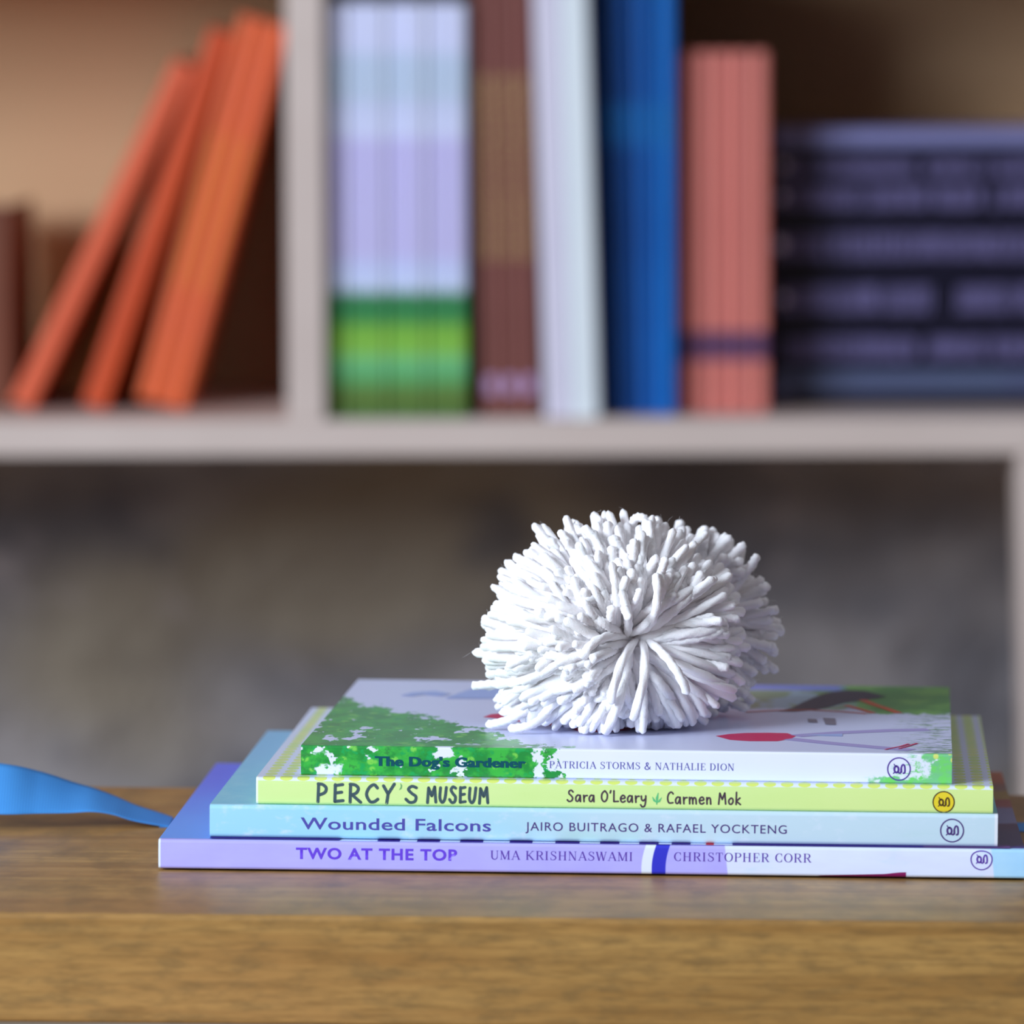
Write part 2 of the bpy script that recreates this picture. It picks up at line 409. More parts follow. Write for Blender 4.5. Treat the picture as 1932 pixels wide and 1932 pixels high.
# ------------------------------------------------------------------ lettering: stroke glyphs and text outlines
def catmull(p, n=8, closed=False):
    out = []
    N = len(p); rng = range(N) if closed else range(N-1)
    for i in rng:
        q = [p[(i+k) % N] if closed else p[max(0, min(N-1, i+k))] for k in (-1, 0, 1, 2)]
        for s in range(n):
            t = s/n
            out.append(tuple(0.5*((2*q[1][a])+(-q[0][a]+q[2][a])*t+(2*q[0][a]-5*q[1][a]+4*q[2][a]-q[3][a])*t*t+(-q[0][a]+3*q[1][a]-3*q[2][a]+q[3][a])*t**3) for a in (0, 1)))
    out.append(p[0] if closed else p[-1]); return out
class Ink:
    """flat strokes collected in glyph space"""
    def __init__(s): s.v = []; s.f = []
    def poly(s, pts):
        i = len(s.v); s.v += pts; s.f.append(tuple(range(i, i+len(pts))))
    def stroke(s, pts, wd, caps=True):
        n = len(pts); ws = wd if isinstance(wd, list) else [wd]*n
        L, Rr = [], []
        for i in range(n):
            a = pts[max(0, i-1)]; b = pts[min(n-1, i+1)]
            dx, dy = b[0]-a[0], b[1]-a[1]; l = math.hypot(dx, dy) or 1
            nx_, ny_ = -dy/l*ws[i]/2, dx/l*ws[i]/2
            L.append((pts[i][0]+nx_, pts[i][1]+ny_)); Rr.append((pts[i][0]-nx_, pts[i][1]-ny_))
        for i in range(n-1): s.poly([L[i], L[i+1], Rr[i+1], Rr[i]])
        if caps:
            for p, w_ in ((pts[0], ws[0]), (pts[-1], ws[-1])):
                s.poly([(p[0]+w_/2*math.cos(k*math.pi/5), p[1]+w_/2*math.sin(k*math.pi/5)) for k in range(10)])
    def sharp(s, pts, wd):
        for a, b in zip(pts, pts[1:]): s.stroke([(a[0]+(b[0]-a[0])*k/12, a[1]+(b[1]-a[1])*k/12) for k in range(13)], wd, True)
TK, TN = 0.135, 0.05
def arc(cx, cy, rx, ry, a0, a1, n=18):
    P = []; W = []
    for k in range(n+1):
        a = R(a0+(a1-a0)*k/n); P.append((cx+rx*math.cos(a), cy+ry*math.sin(a))); W.append(TN+(TK-TN)*abs(math.cos(a))**1.3)
    return P, W
def serif_glyph(ch, ink, ox, sx, fn):
    """one roman capital with thick and thin strokes; fn maps glyph space to the page"""
    t = Ink()
    l = lambda x0, y0, x1, y1, w_: t.stroke([(x0, y0), (x1, y1)], w_, False)
    sf = lambda x, y, h=0.14: l(x-h, y+(0.02 if y < 0.5 else -0.02), x+h, y+(0.02 if y < 0.5 else -0.02), 0.045)
    stem = lambda x, w_=TK: l(x, 0, x, 1, w_)
    ar = lambda *a: t.stroke(*arc(*a), False)
    adv = 0.4
    if ch == 'U':
        l(.17, 1, .17, .33, TK); P, W = arc(.435, .33, .265, .31, 180, 360); W = [TK-(TK-TN)*k/len(W) for k in range(len(W))]; t.stroke(P, W, False)
        l(.70, .33, .70, 1, TN); sf(.17, 1); sf(.70, 1, .12); adv = .86
    elif ch == 'M':
        l(.14, 0, .14, 1, TN); l(.15, 1, .5, .04, TK); l(.5, .04, .84, 1, TN); l(.86, 0, .86, 1, TK); sf(.14, 0, .12); sf(.86, 0); sf(.12, 1, .1); sf(.88, 1, .12); adv = 1.04
    elif ch == 'A':
        l(.42, 1, .1, 0, TN); l(.42, 1, .76, 0, TK); l(.2, .34, .64, .34, TN); sf(.1, 0, .12); sf(.76, 0); adv = .86
    elif ch == 'K':
        stem(.18); l(.72, 1, .2, .40, TN); l(.34, .54, .76, 0, TK); sf(.18, 0); sf(.18, 1); sf(.72, 1, .12); sf(.78, 0, .12); adv = .90
    elif ch in 'RP':
        stem(.18); l(.18, .97, .42, .97, TN); ar(.42, .735, .22, .235, 90, -90); l(.18, .50, .42, .50, TN); sf(.18, 0); sf(.18, 1)
        adv = .72
        if ch == 'R': l(.42, .5, .70, .02, TK*.9); l(.68, .025, .82, .06, TN); adv = .82
    elif ch == 'I': stem(.18); sf(.18, 0); sf(.18, 1); adv = .40
    elif ch == 'S':
        P = catmull([(.56, .74), (.50, .93), (.33, .98), (.17, .91), (.14, .74), (.26, .60), (.42, .50), (.56, .37), (.57, .18), (.42, .04), (.26, .02), (.12, .09), (.09, .28)], 5)
        W = [TN+(TK-TN)*math.exp(-((k/len(P)-.5)/.2)**2) for k in range(len(P))]; t.stroke(P, W, False)
        l(.57, .72, .57, .98, .04); l(.09, .02, .09, .28, .04); adv = .70
    elif ch == 'H': stem(.18); stem(.70); l(.18, .5, .70, .5, TN); [sf(a, b) for a in (.18, .70) for b in (0, 1)]; adv = .90
    elif ch == 'N': l(.15, 0, .15, 1, TN); l(.16, 1, .72, .0, TK); l(.73, 0, .73, 1, TN); sf(.15, 0, .12); sf(.12, 1, .1); sf(.73, 1, .12); adv = .90
    elif ch == 'W':
        l(.08, 1, .32, 0, TK); l(.32, 0, .54, .98, TN); l(.52, 1, .76, 0, TK); l(.76, 0, .99, 1, TN); sf(.08, 1, .11); sf(.53, 1, .11); sf(.99, 1, .1); adv = 1.08
    elif ch == 'C': ar(.44, .5, .34, .475, 48, 312); l(.67, .68, .67, .96, .04); l(.67, .32, .67, .06, .04); adv = .78
    elif ch == 'T': stem(.38); l(.06, .975, .70, .975, TN); l(.07, .97, .06, .74, .04); l(.69, .97, .70, .74, .04); sf(.38, 0); adv = .76
    elif ch == 'O': ar(.43, .5, .35, .475, 0, 360, ); adv = .86
    elif ch == 'E': stem(.18); l(.18, .975, .62, .975, TN); l(.18, .5, .46, .5, TN); l(.18, .025, .64, .025, TN); l(.62, .97, .62, .74, .04); l(.46, .62, .46, .38, .04); l(.65, .02, .66, .27, .04); sf(.14, 0, .1); sf(.14, 1, .1); adv = .72
    elif ch == 'D': stem(.18); l(.1, .975, .34, .975, TN); l(.1, .025, .34, .025, TN); ar(.34, .5, .37, .475, -90, 90); sf(.16, 0, .1); sf(.16, 1, .1); adv = .84
    elif ch == 'L': stem(.18); l(.18, .025, .62, .025, TN); l(.63, .02, .64, .30, .04); sf(.18, 1); sf(.14, 0, .1); adv = .68
    elif ch == '&':
        P = catmull([(.80, .46), (.70, .20), (.48, .02), (.22, .04), (.10, .24), (.24, .46), (.46, .62), (.54, .82), (.42, .97), (.28, .86), (.34, .62), (.56, .28), (.84, .02)], 5)
        W = [TN+(TK-TN)*(.3+.7*abs(math.sin(k/len(P)*6.3))) for k in range(len(P))]; t.stroke(P, W, False); adv = .92
    for f in t.f: ink.poly([fn(ox+t.v[i][0]*sx, t.v[i][1]) for i in f])
    return adv
HAND = {  # glyph: (advance, strokes); each stroke a list of points, smooth unless it starts with '-'
 'S': (.60, [[(.50, .84), (.36, .99), (.18, .92), (.16, .70), (.34, .52), (.47, .30), (.38, .06), (.16, .00), (.02, .14)]]),
 'a': (.56, [[(.42, .50), (.24, .58), (.07, .36), (.10, .06), (.27, .05), (.42, .40)], ['-', (.43, .56), (.46, .0)]]),
 'r': (.44, [['-', (.10, .56), (.13, .0)], [(.13, .30), (.22, .50), (.40, .54)]]),
 'O': (.66, [[(.32, .98), (.10, .72), (.08, .28), (.28, .02), (.50, .22), (.54, .68), (.34, .98)]]),
 "'": (.20, [['-', (.11, 1.0), (.06, .80)]]),
 'L': (.54, [['-', (.10, 1.0), (.10, .04), (.48, .06)]]),
 'e': (.52, [[(.08, .30), (.26, .31), (.42, .38), (.36, .56), (.20, .58), (.06, .34), (.12, .06), (.28, .0), (.44, .10)]]),
 'y': (.54, [[(.08, .56), (.10, .28), (.24, .14), (.40, .30)], [(.45, .58), (.44, .10), (.36, -.30), (.16, -.40), (.03, -.22)]]),
 'C': (.60, [[(.52, .84), (.36, 1.0), (.14, .82), (.06, .42), (.18, .06), (.50, .08)]]),
 'm': (.80, [['-', (.09, .56), (.11, .0)], [(.11, .32), (.22, .54), (.34, .46), (.37, .0)], [(.37, .32), (.48, .54), (.62, .44), (.66, .0)]]),
 'n': (.54, [['-', (.09, .56), (.11, .0)], [(.11, .32), (.24, .54), (.38, .46), (.42, .0)]]),
 'M': (.78, [['-', (.07, .0), (.17, .96), (.37, .42), (.58, .98), (.66, .02)]]),
 'o': (.52, [[(.26, .54), (.08, .34), (.12, .06), (.30, .02), (.43, .24), (.38, .50), (.24, .54)]]),
 'k': (.52, [['-', (.13, 1.05), (.10, .0)], ['-', (.42, .56), (.12, .28), (.46, .0)]]),
 ' ': (.34, []),
 # brushed capitals of the yellow spine
 'P': (.60, [['-', (.12, .98), (.09, .02)], [(.10, .98), (.30, .94), (.44, .76), (.38, .52), (.13, .38)]]),
 'E': (.56, [['-', (.13, .95), (.11, .05), (.46, .10)], ['-', (.12, .90), (.44, .96)], ['-', (.12, .50), (.40, .55)]]),
 'R': (.62, [['-', (.12, .98), (.10, .02)], [(.10, .98), (.32, .94), (.45, .76), (.36, .52), (.13, .40)], ['-', (.20, .40), (.55, .02)]]),
 'X': (.64, [[(.54, .80), (.40, .97), (.20, .82), (.08, .45), (.22, .08), (.40, .06), (.56, .20)]]),
 'Y': (.52, [['-', (.06, .92), (.25, .50)], ['-', (.52, 1.02), (.26, .50), (.20, .0)]]),
 'U': (.58, [[(.12, .92), (.08, .30), (.24, .03), (.42, .26), (.52, .94)]]),
 'Z': (.58, [[(.48, .90), (.30, .98), (.16, .80), (.30, .56), (.46, .38), (.42, .10), (.22, .03), (.06, .22)]]),
 'N': (.76, [['-', (.09, .0), (.16, .90), (.38, .42), (.58, .96), (.66, .04)]]),
}
def layout(text, adv_of, u0, u1, gap):
    tot = sum(adv_of(c)+gap for c in text)-gap
    s = (u1-u0)/tot; out = []; x = u0
    for c in text: out.append((c, x, s)); x += (adv_of(c)+gap)*s
    return out
def finish_ink(name, ink, m, parent, prof):
    """lay flat lettering (u, w in metres) on the spine face y = prof(w)"""
    vs = [(u, prof(w_)-0.00007, w_) for (u, w_) in ink.v]
    fs = []
    for f in ink.f:
        a = Vector((0, 0, 0))
        for i in range(len(f)):
            p, q = ink.v[f[i]], ink.v[f[(i+1) % len(f)]]; a.y += p[0]*q[1]-q[0]*p[1]
        fs.append(f if a.y > 0 else f[::-1])
    return raw(name, vs, fs, m, parent)
def serif_text(name, text, u0, u1, w0, cap, m, parent, prof, gap=0.10):
    ADV = dict(U=.86, M=1.04, A=.86, K=.90, R=.82, P=.72, I=.40, S=.70, H=.90, N=.90, W=1.08, C=.78, T=.76, O=.86, E=.72, D=.84, L=.68)
    ADV['&'] = .92; ADV[' '] = .34
    ink = Ink()
    for c, x, s in layout(text, lambda c: ADV[c], u0, u1, gap):
        if c != ' ': serif_glyph(c, ink, 0.0, 1.0, lambda a, b, x=x, s=s: (x+a*s, w0+b*cap))
    return finish_ink(name, ink, m, parent, prof)
def hand_text(name, text, u0, u1, w0, cap, wd, m, parent, prof, gap=0.05, slope=0.0):
    ink = Ink()
    for c, x, s in layout(text, lambda c: HAND[c][0], u0, u1, gap):
        for st_ in HAND[c][1]:
            sharp = st_[0] == '-'
            pts = st_[1:] if sharp else catmull(st_, 6)
            pts = [(x+a*s, w0+b*cap+slope*(x-u0)) for a, b in pts]
            (ink.sharp if sharp else ink.stroke)(pts, wd)
    return finish_ink(name, ink, m, parent, prof)
def sans_text(name, text, u0, u1, w0, cap, bold, m, parent, prof, space=1.0, heavy=0.0):
    cu = bpy.data.curves.new(name, 'FONT'); cu.body = text; cu.size = 1.0; cu.offset = bold; cu.space_character = space; cu.resolution_u = 4
    ob = bpy.data.objects.new(name, cu); COL.objects.link(ob)
    dg = bpy.context.evaluated_depsgraph_get(); dg.update()
    me = bpy.data.meshes.new_from_object(ob.evaluated_get(dg))
    bpy.data.objects.remove(ob); bpy.data.curves.remove(cu)
    xs = [v.co.x for v in me.vertices]; x0, x1 = min(xs), max(xs)
    capf = 0.729+2*bold*0.5
    for v in me.vertices:
        u = u0+(v.co.x-x0)/(x1-x0)*(u1-u0); w_ = w0+(v.co.y+bold*0.5)/capf*cap
        v.co = (u, prof(w_)-0.00007, w_)
    if heavy:          # a broader weight: the letters repeated a hair's breadth apart
        V = [tuple(v.co) for v in me.vertices]; Fc = [tuple(p.vertices) for p in me.polygons]; n = len(V)
        me = bpy.data.meshes.new(name); copies = (-1, -0.33, 0.33, 1)
        me.from_pydata([(x+k*heavy, y-0.00001*i, z) for i, k in enumerate(copies) for x, y, z in V], [], [tuple(q+i*n for q in f) for i in range(len(copies)) for f in Fc])
    me.materials.clear(); me.materials.append(m); me.name = name
    o = bpy.data.objects.new(name, me); COL.objects.link(o); o.parent = parent
    return o
def publisher_mark_or_glint(u, w_, r, m, parent, prof, fill=None, squash=None):
    ink = Ink(); k = r/21.0
    yy = (lambda b: b) if squash is None else (lambda b: min(b, squash*(1-math.exp(-max(b, 0)/squash)) if b > 0 else b))
    ring = [(u+r*math.cos(a*math.pi/32), w_+yy(r*math.sin(a*math.pi/32))) for a in range(65)]
    ink.stroke(ring, 2.4*k, False)
    P = lambda l: [(u+a*k, w_-b*k) for a, b in l]
    ink.stroke(P(catmull([(-4.8, -5.6), (-8.0, -3.2), (-8.6, .8), (-7.4, 4.8), (-4.6, 6.6), (-1.8, 4.8), (-.8, .8), (-1.8, -3.4), (-4.8, -5.6)], 5)), 3.6*k)
    ink.stroke(P([(-9.2, -9.0), (-6.8, -5.4)]), 2.0*k); ink.stroke(P([(-10.4, 8.4), (-7.4, 5.4)]), 2.0*k)
    ink.stroke(P(catmull([(-2.4, 5.0), (1.2, 7.6), (3.8, 5.4), (4.2, -2.6), (6.8, -8.2), (10.0, -6.8), (11.2, 0.4), (10.6, 6.6), (8.2, 7.8)], 5)), 3.2*k)
    ink.stroke(P([(4.8, 0), (5.0, 5.6)]), 2.4*k)
    if fill:
        f = Ink()
        for q in range(24):
            b0, b1 = -1+q/12, -1+(q+1)/12
            c0_, c1_ = math.sqrt(max(0, 1-b0*b0)), math.sqrt(max(0, 1-b1*b1))
            for e in range(6):
                t0, t1 = -1+e/3, -1+(e+1)/3
                f.poly([(u+r*t0*c0_, w_+yy(r*b0)), (u+r*t1*c0_, w_+yy(r*b0)), (u+r*t1*c1_, w_+yy(r*b1)), (u+r*t0*c1_, w_+yy(r*b1))])
        o = finish_ink('mark_field', f, fill, parent, lambda q: prof(q)+0.00004)
    return finish_ink('publisher_mark_or_glint', ink, m, parent, prof)

# ------------------------------------------------------------------ the stacked picture books
def hardcover(name, loc, rz, W, D, T, m_spine, m_cover, m_back, r=0.0012, bulge=0.0002, board=0.0024):
    root = empty(name, loc, rz)
    def prof(w_):
        e = 0.0
        if w_ < r: e = r-math.sqrt(max(0, r*r-(r-w_)**2))
        elif w_ > T-r: e = r-math.sqrt(max(0, r*r-(w_-T+r)**2))
        return e+bulge*(2*w_/T-1)**2
    N = 8
    zs = [r*(1-math.cos(k/N*math.pi/2)) for k in range(N)]
    mid = [r+(T-2*r)*k/8 for k in range(9)]
    zz = zs+mid+[T-q for q in zs[::-1]]
    pts = [(0.0032, 0.0)]+[(prof(q), q) for q in zz]+[(0.0032, T)]
    pts[1] = (max(pts[1][0], 0.0011), 0.0); pts[-2] = (max(pts[-2][0], 0.0011), T)
    sp = extrude_poly('spine', pts, 'x', 0.0, W, m_spine, root)
    fc = box('front_cover', 0, W, 0.0032, D, T-board, T, m_cover, root)
    box('back_cover', 0, W, 0.0032, D, 0, board, m_back, root)
    box('page_block', 0.003, W-0.003, 0.0032, D-0.004, board, T-board, PAGES, root)
    return root, sp, fc, prof
def art(name, shapes, mats, z, parent):
    """flat printed shapes on a cover: (material index, [(u mm, v mm), ...])"""
    vs = []; fs = []; ix = []
    for n, (mi, pts) in enumerate(shapes):
        i = len(vs)
        a = sum(p[0]*q[1]-q[0]*p[1] for p, q in zip(pts, pts[1:]+pts[:1]))
        if a < 0: pts = pts[::-1]
        vs += [(u/1000, v/1000, z+0.00005+0.000012*n) for u, v in pts]; fs.append(tuple(range(i, i+len(pts)))); ix.append(mi)
    return raw(name, vs, fs, mats, parent, ix)
def line(p, wd):
    t = Ink(); t.stroke(p, wd, False)
    n = len(p); L = []; Rr = []
    for q in t.f: pass
    for i in range(n-1):
        a = [t.v[k] for k in t.f[i]]
        if i == 0: L.append(a[0]); Rr.append(a[3])
        L.append(a[1]); Rr.append(a[2])
    return L+Rr[::-1]
def blob(cx, cy, rx, ry, n=20): return [(cx+rx*math.cos(2*math.pi*k/n), cy+ry*math.sin(2*math.pi*k/n)) for k in range(n)]
Z0 = EYE_Z
VIO = flat('violet_ink', (92, 58, 168), 0.5); PLUM = flat('plum_ink', (74, 48, 122), 0.5)

# --- bottom: lilac book
Wa, Da, Ta = 0.3051, 0.2153, 0.01042
g = G('lilac_spine', 0.38, 0.5); mmx = g.x*1000; mmz = g.z*1000
wc = g.noise(70, 70, 160, 3.0, 0.6)
c = g.mix(wc, lin(172, 166, 246), lin(186, 184, 252))
pale = g.mix(g.noise(60, 60, 200, 3.0, 0.5, 4.0), lin(214, 222, 254), lin(226, 238, 255))
pale = g.mix(g.ss(g.noise(45, 60, 130, 3.0, 0.5, 11.0), 0.52, 0.70)*0.6, pale, lin(182, 220, 252))
edge = mmx+(mmz-5)*0.11
c = g.mix(g.ss(edge, 200.2, 200.7), c, pale)
c = g.mix(g.ss(edge, 293.6, 294.2), c, g.mix(g.noise(90, 60, 160, 3.0), lin(152, 208, 250), lin(186, 228, 252)))
bend = g.m('POWER', g.m('MAXIMUM', mmz-2.0, 0.0), 2.0)*0.022
c = g.mix(g.ss(mmx-bend, 170.4, 170.8)*g.ss(mmx-bend, 174.4, 174.0), c, lin(226, 236, 250))
c = g.mix(g.ss(mmx-bend, 174.0, 174.4)*g.ss(mmx-bend, 179.3, 178.9), c, lin(48, 52, 200))
red = g.ss(mmx, 232, 234)*g.ss(mmx, 263.9, 263.3)*g.ss(mmz-(mmx-234)*0.034-g.ss(mmx, 255, 262)*0.45, 0.55, 0.30)
c = g.mix(red, c, lin(134, 22, 92))
c = g.mix(g.ss(mmx, 0.9, 0.6), c, lin(226, 238, 255))
g.color(c)
gc = G('blue_mountain_cover', 0.35, 0.5); ux = gc.x*1000; vy = gc.y*1000
c = gc.mix(gc.ss(vy+(gc.noise(30, 20, 1)-0.5)*60, 20, 190), lin(92, 164, 252), lin(88, 118, 236))
rgt = gc.ramp(vy/215.3+(gc.noise(40, 30, 1)-0.5)*0.05, [(0.0, lin(70, 40, 168)), (0.05, lin(66, 58, 104)), (0.20, lin(72, 60, 100)), (0.30, lin(84, 48, 84)), (0.32, lin(128, 128, 170)), (0.50, lin(122, 116, 158)),
              (0.54, lin(152, 74, 66)), (0.61, lin(150, 66, 56)), (0.63, lin(160, 128, 50)), (0.72, lin(156, 122, 46)), (0.75, lin(134, 98, 88)), (0.82, lin(140, 88, 66)), (0.85, lin(176, 90, 48)), (1.0, lin(186, 104, 58))])
c = gc.mix(gc.ss(ux, 200, 204), c, rgt)
gc.color(c)
A, spA, fcA, pA = hardcover('picture_book', (-0.1242, 2.0416, TABLE_Z+0.0002), -0.04465, Wa, Da, Ta, g.mat, gc.mat, flat('lilac_back', (168, 164, 240), 0.4))
tag(A, 'lilac hardcover picture book at the bottom of the stack on the table', 'book', 'picture books stacked under the pompom')
sans_text('title_lettering', 'TWO AT THE TOP', 0.0487, 0.1056, 0.00412, 0.00415, 0.030, flat('violet_title_ink', (98, 58, 214), 0.5), spA, pA, 1.12)
serif_text('author_lettering', 'UMA KRISHNASWAMI', 0.1173, 0.1676, 0.00470, 0.00315, VIO, spA, pA)
serif_text('author_lettering', 'CHRISTOPHER CORR', 0.1819, 0.2303, 0.00490, 0.00315, VIO, spA, pA)
publisher_mark_or_glint(0.2899, 0.00680, 0.00368, VIO, spA, pA, squash=0.0075)
dash = [(64.0, 77.3, 1), (77.5, 85.3, 0), (85.3, 91.3, 1), (91.3, 99.4, 0), (99.4, 106.5, 1), (106.5, 114.7, 0), (114.7, 124.0, 1), (124.0, 132.1, 0), (132.1, 140.1, 1), (140.1, 148.7, 0), (148.7, 155.9, 1),
        (155.9, 162.7, 0), (162.7, 169.7, 1), (169.7, 176.6, 0), (176.6, 181.1, 1), (181.1, 187.8, 0), (187.8, 193.2, 1), (193.2, 196.0, 2), (196.0, 202.5, 1), (202.5, 269.6, 0), (269.6, 300.0, 3)]
art('cover_illustration', [(mi, [(a, 1.0), (b, 1.0), (b, 9.0), (a, 9.0)]) for a, b, mi in dash]+[(0, [(18.0, 2.4), (64.0, 2.2), (64.0, 9.0), (18.0, 9.0)])],
    [flat('indigo_print', (62, 30, 150), 0.4), flat('ice_print', (222, 230, 255), 0.4), flat('red_print', (222, 44, 78), 0.4), flat('dusk_print', (110, 70, 150), 0.4)], Ta, fcA)

# --- second: aqua book
Wb, Db, Tb_ = 0.2778, 0.2191, 0.01166
g = G('aqua_spine', 0.4, 0.5); mmx = g.x*1000; mmz = g.z*1000
n1 = g.noise(120, 60, 240, 5.0, 0.65); n2 = g.noise(26, 40, 90, 3.0, 0.5, 6.0)
c = g.mix(g.ss(mmx+(n2-0.5)*90, 30, 190), lin(158, 216, 236), lin(196, 222, 236))
c = g.mix(g.ss(n1, 0.52, 0.72)*0.6, c, lin(214, 230, 246))
c = g.mix(g.ss(n2, 0.54, 0.72)*g.ss(mmz, 8, 2)*0.5, c, lin(170, 214, 210))
c = g.mix(g.ss(mmx, 276.6, 276.8), c, lin(224, 232, 242))
g.color(c)
gc = G('aqua_cover', 0.38, 0.5); n1 = gc.noise(70, 50, 1, 5.0, 0.65)
c = gc.mix(gc.ss(n1, 0.35, 0.7), lin(120, 196, 222), lin(144, 208, 226))
c = gc.mix(gc.ss(gc.y*1000, 30, 170), c, lin(130, 190, 228))
gc.color(c)
Bk, spB, fcB, pB = hardcover('picture_book', (-0.1063, 2.0449, Z0-0.28571+0.0001), -0.05166, Wb, Db, Tb_, g.mat, gc.mat, flat('aqua_back', (150, 206, 222), 0.4), r=0.0015)
tag(Bk, 'aqua hardcover picture book, second from the bottom of the stack', 'book', 'picture books stacked under the pompom')
sans_text('title_lettering', 'Wounded Falcons', 0.0323, 0.0996, 0.00335, 0.00440, 0.012, flat('indigo_title_ink', (74, 72, 166), 0.5), spB, pB, 1.04)
sans_text('author_lettering', 'JAIRO BUITRAGO & RAFAEL YOCKTENG', 0.1118, 0.2038, 0.00385, 0.00320, 0.002, PLUM, spB, pB, 1.12)
publisher_mark_or_glint(0.2618, 0.00574, 0.00400, PLUM, spB, pB)

# --- third: yellow-green book
Wc, Dc, Tc_ = 0.2598, 0.2135, 0.00958
g = G('lime_spine', 0.38, 0.5); mmx = g.x*1000; mmz = g.z*1000
c = g.mix(g.noise(40, 50, 120, 3.0), lin(208, 240, 150), lin(218, 244, 166))
c = g.mix(g.ss(mmx, 140, 240)*0.25, c, lin(224, 236, 140))
fx = g.m('MODULO', mmx-1.5, 6.1)-3.05
ov = g.ss(g.m('SQRT', (fx/2.25)*(fx/2.25)+((mmz-9.35)/0.85)*((mmz-9.35)/0.85)), 1.05, 0.95)
top = g.ss(mmz, 8.40, 8.55)
c = g.mix(top, c, g.mix(ov, lin(222, 234, 252), lin(214, 232, 110)))
c = g.mix(g.ss(mmx, 0.8, 0.6), c, lin(240, 250, 235))
g.color(c)
gc = G('oval_pattern_cover', 0.36, 0.5); ux = gc.x*1000; vy = gc.y*1000
fx = gc.m('MODULO', ux-1.5, 6.1)-3.05; fy = gc.m('MODULO', vy+2.0, 8.0)-4.0
ov = gc.ss(gc.m('SQRT', (fx/2.2)*(fx/2.2)+(fy/3.75)*(fy/3.75)), 1.06, 0.94)
tint = gc.mix(gc.ss(gc.noise(40, 60, 1, 2.0), 0.4, 0.65), lin(198, 224, 140), lin(214, 226, 146))
gc.color(gc.mix(ov, lin(212, 222, 246), tint))
Ck, spC, fcC, pC = hardcover('picture_book', (-0.08995, 2.04627, Z0-0.27398+0.0001), -0.05785, Wc, Dc, Tc_, g.mat, gc.mat, flat('lime_back', (206, 236, 150), 0.4))
tag(Ck, 'yellow-green hardcover picture book with an oval pattern, second from the top', 'book', 'picture books stacked under the pompom')
BRUSH = flat('slate_brush_ink', (58, 84, 92), 0.55); DARKINK = flat('umber_brush_ink', (72, 54, 70), 0.55); LEAFINK = flat('leaf_green_ink', (92, 196, 128), 0.55)
hand_text('title_lettering', 'PERXY', 0.0212, 0.0490, 0.00100, 0.00665, 0.00112, BRUSH, spC, pC, 0.10)
hand_text('title_lettering', 'Z', 0.0526, 0.0577, 0.00115, 0.00605, 0.00108, BRUSH, spC, pC)
hand_text('title_lettering', 'NUZEUN', 0.0603, 0.0826, 0.00130, 0.00590, 0.00104, BRUSH, spC, pC, 0.10)
i_ = Ink(); i_.poly([(0.0507, 0.0056), (0.0516, 0.0062), (0.0518, 0.0074), (0.0511, 0.0082), (0.0513, 0.0070)]); finish_ink('apostrophe_leaf', i_, flat('apostrophe_green', (104, 170, 104), .5), spC, pC)
hand_text('author_lettering', "Sara O'Leary", 0.1101, 0.1382, 0.00245, 0.00400, 0.00060, DARKINK, spC, pC, 0.07)
hand_text('author_lettering', 'Carmen Mok', 0.1453, 0.1714, 0.00215, 0.00410, 0.00060, DARKINK, spC, pC, 0.07)
i_ = Ink(); i_.stroke([(0.1417, 0.0018), (0.1418, 0.0040), (0.1422, 0.0058)], [0.0003, 0.0009, 0.0003]); i_.stroke([(0.1417, 0.0024), (0.1408, 0.0032), (0.1402, 0.0044)], [0.0002, 0.0008, 0.0002]); i_.stroke([(0.1417, 0.0024), (0.1426, 0.0030), (0.1434, 0.0042)], [0.0002, 0.0008, 0.0002])
finish_ink('leaf_ornament', i_, LEAFINK, spC, pC)
publisher_mark_or_glint(0.2425, 0.00395, 0.00370, flat('umber_ink', (74, 48, 24), .5), spC, pC, fill=flat('sun_yellow', (236, 214, 50), .4))

# --- top: white and green garden book
Wd, Dd, Td = 0.2302, 0.21154, 0.01069
def foliage(g, a, b, stretch):
    """leafy green colour and its mask noise; a, b: scales along and across"""
    n = g.noise(a, b, b, 4.0, 0.6); n2 = g.noise(a*2.6, b*2.6, b*2.6, 3.0, 0.6, 5.0); n3 = g.voronoi(a*1.5, b*1.5, b*1.5, 2.0)
    c = g.mix(g.ss(n, 0.40, 0.60), lin(36, 142, 62), lin(62, 182, 70))
    c = g.mix(g.ss(n2, 0.54, 0.66), c, lin(30, 164, 84))
    c = g.mix(g.ss(n3, 0.30, 0.16)*g.ss(n2, 0.42, 0.52)*0.9, c, lin(128, 212, 84))
    c = g.mix(g.ss(n2, 0.42, 0.32)*0.8, c, lin(52, 128, 66))
    return c, n, n2
g = G('garden_book_spine', 0.34, 0.5); mmx = g.x*1000; mmz = g.z*1000
c0 = g.mix(g.noise(30, 30, 60, 2.0), lin(224, 232, 255), lin(234, 238, 255))
fo, n, n2 = foliage(g, 120, 150, 1)
n3 = g.noise(300, 300, 330, 4.0, 0.65, 3.0); nb = g.noise(130, 130, 170, 3.0, 0.6, 21.0)
left = g.ss(mmx+(n3-0.5)*26+(nb-0.5)*16, 90.5, 89.5)
gap = g.ss(nb, 0.615, 0.635)*g.ss(n3, 0.40, 0.48)
wh = g.ss(g.m('ABSOLUTE', mmx-9.5-(mmz)*0.25+(n3-0.5)*9), 4.4, 3.6)*g.ss(mmz+(n3-0.5)*5, 4.2, 3.4)*g.ss(n3, 0.36, 0.46)
wh2 = g.ss(g.m('ABSOLUTE', mmx-51+(n3-0.5)*10), 3.4, 2.6)*g.ss(mmz+(n3-0.5)*4, 6.6, 7.4)
wh3 = g.ss(g.m('ABSOLUTE', mmx-84.5+(n3-0.5)*10), 1.6, 1.0)
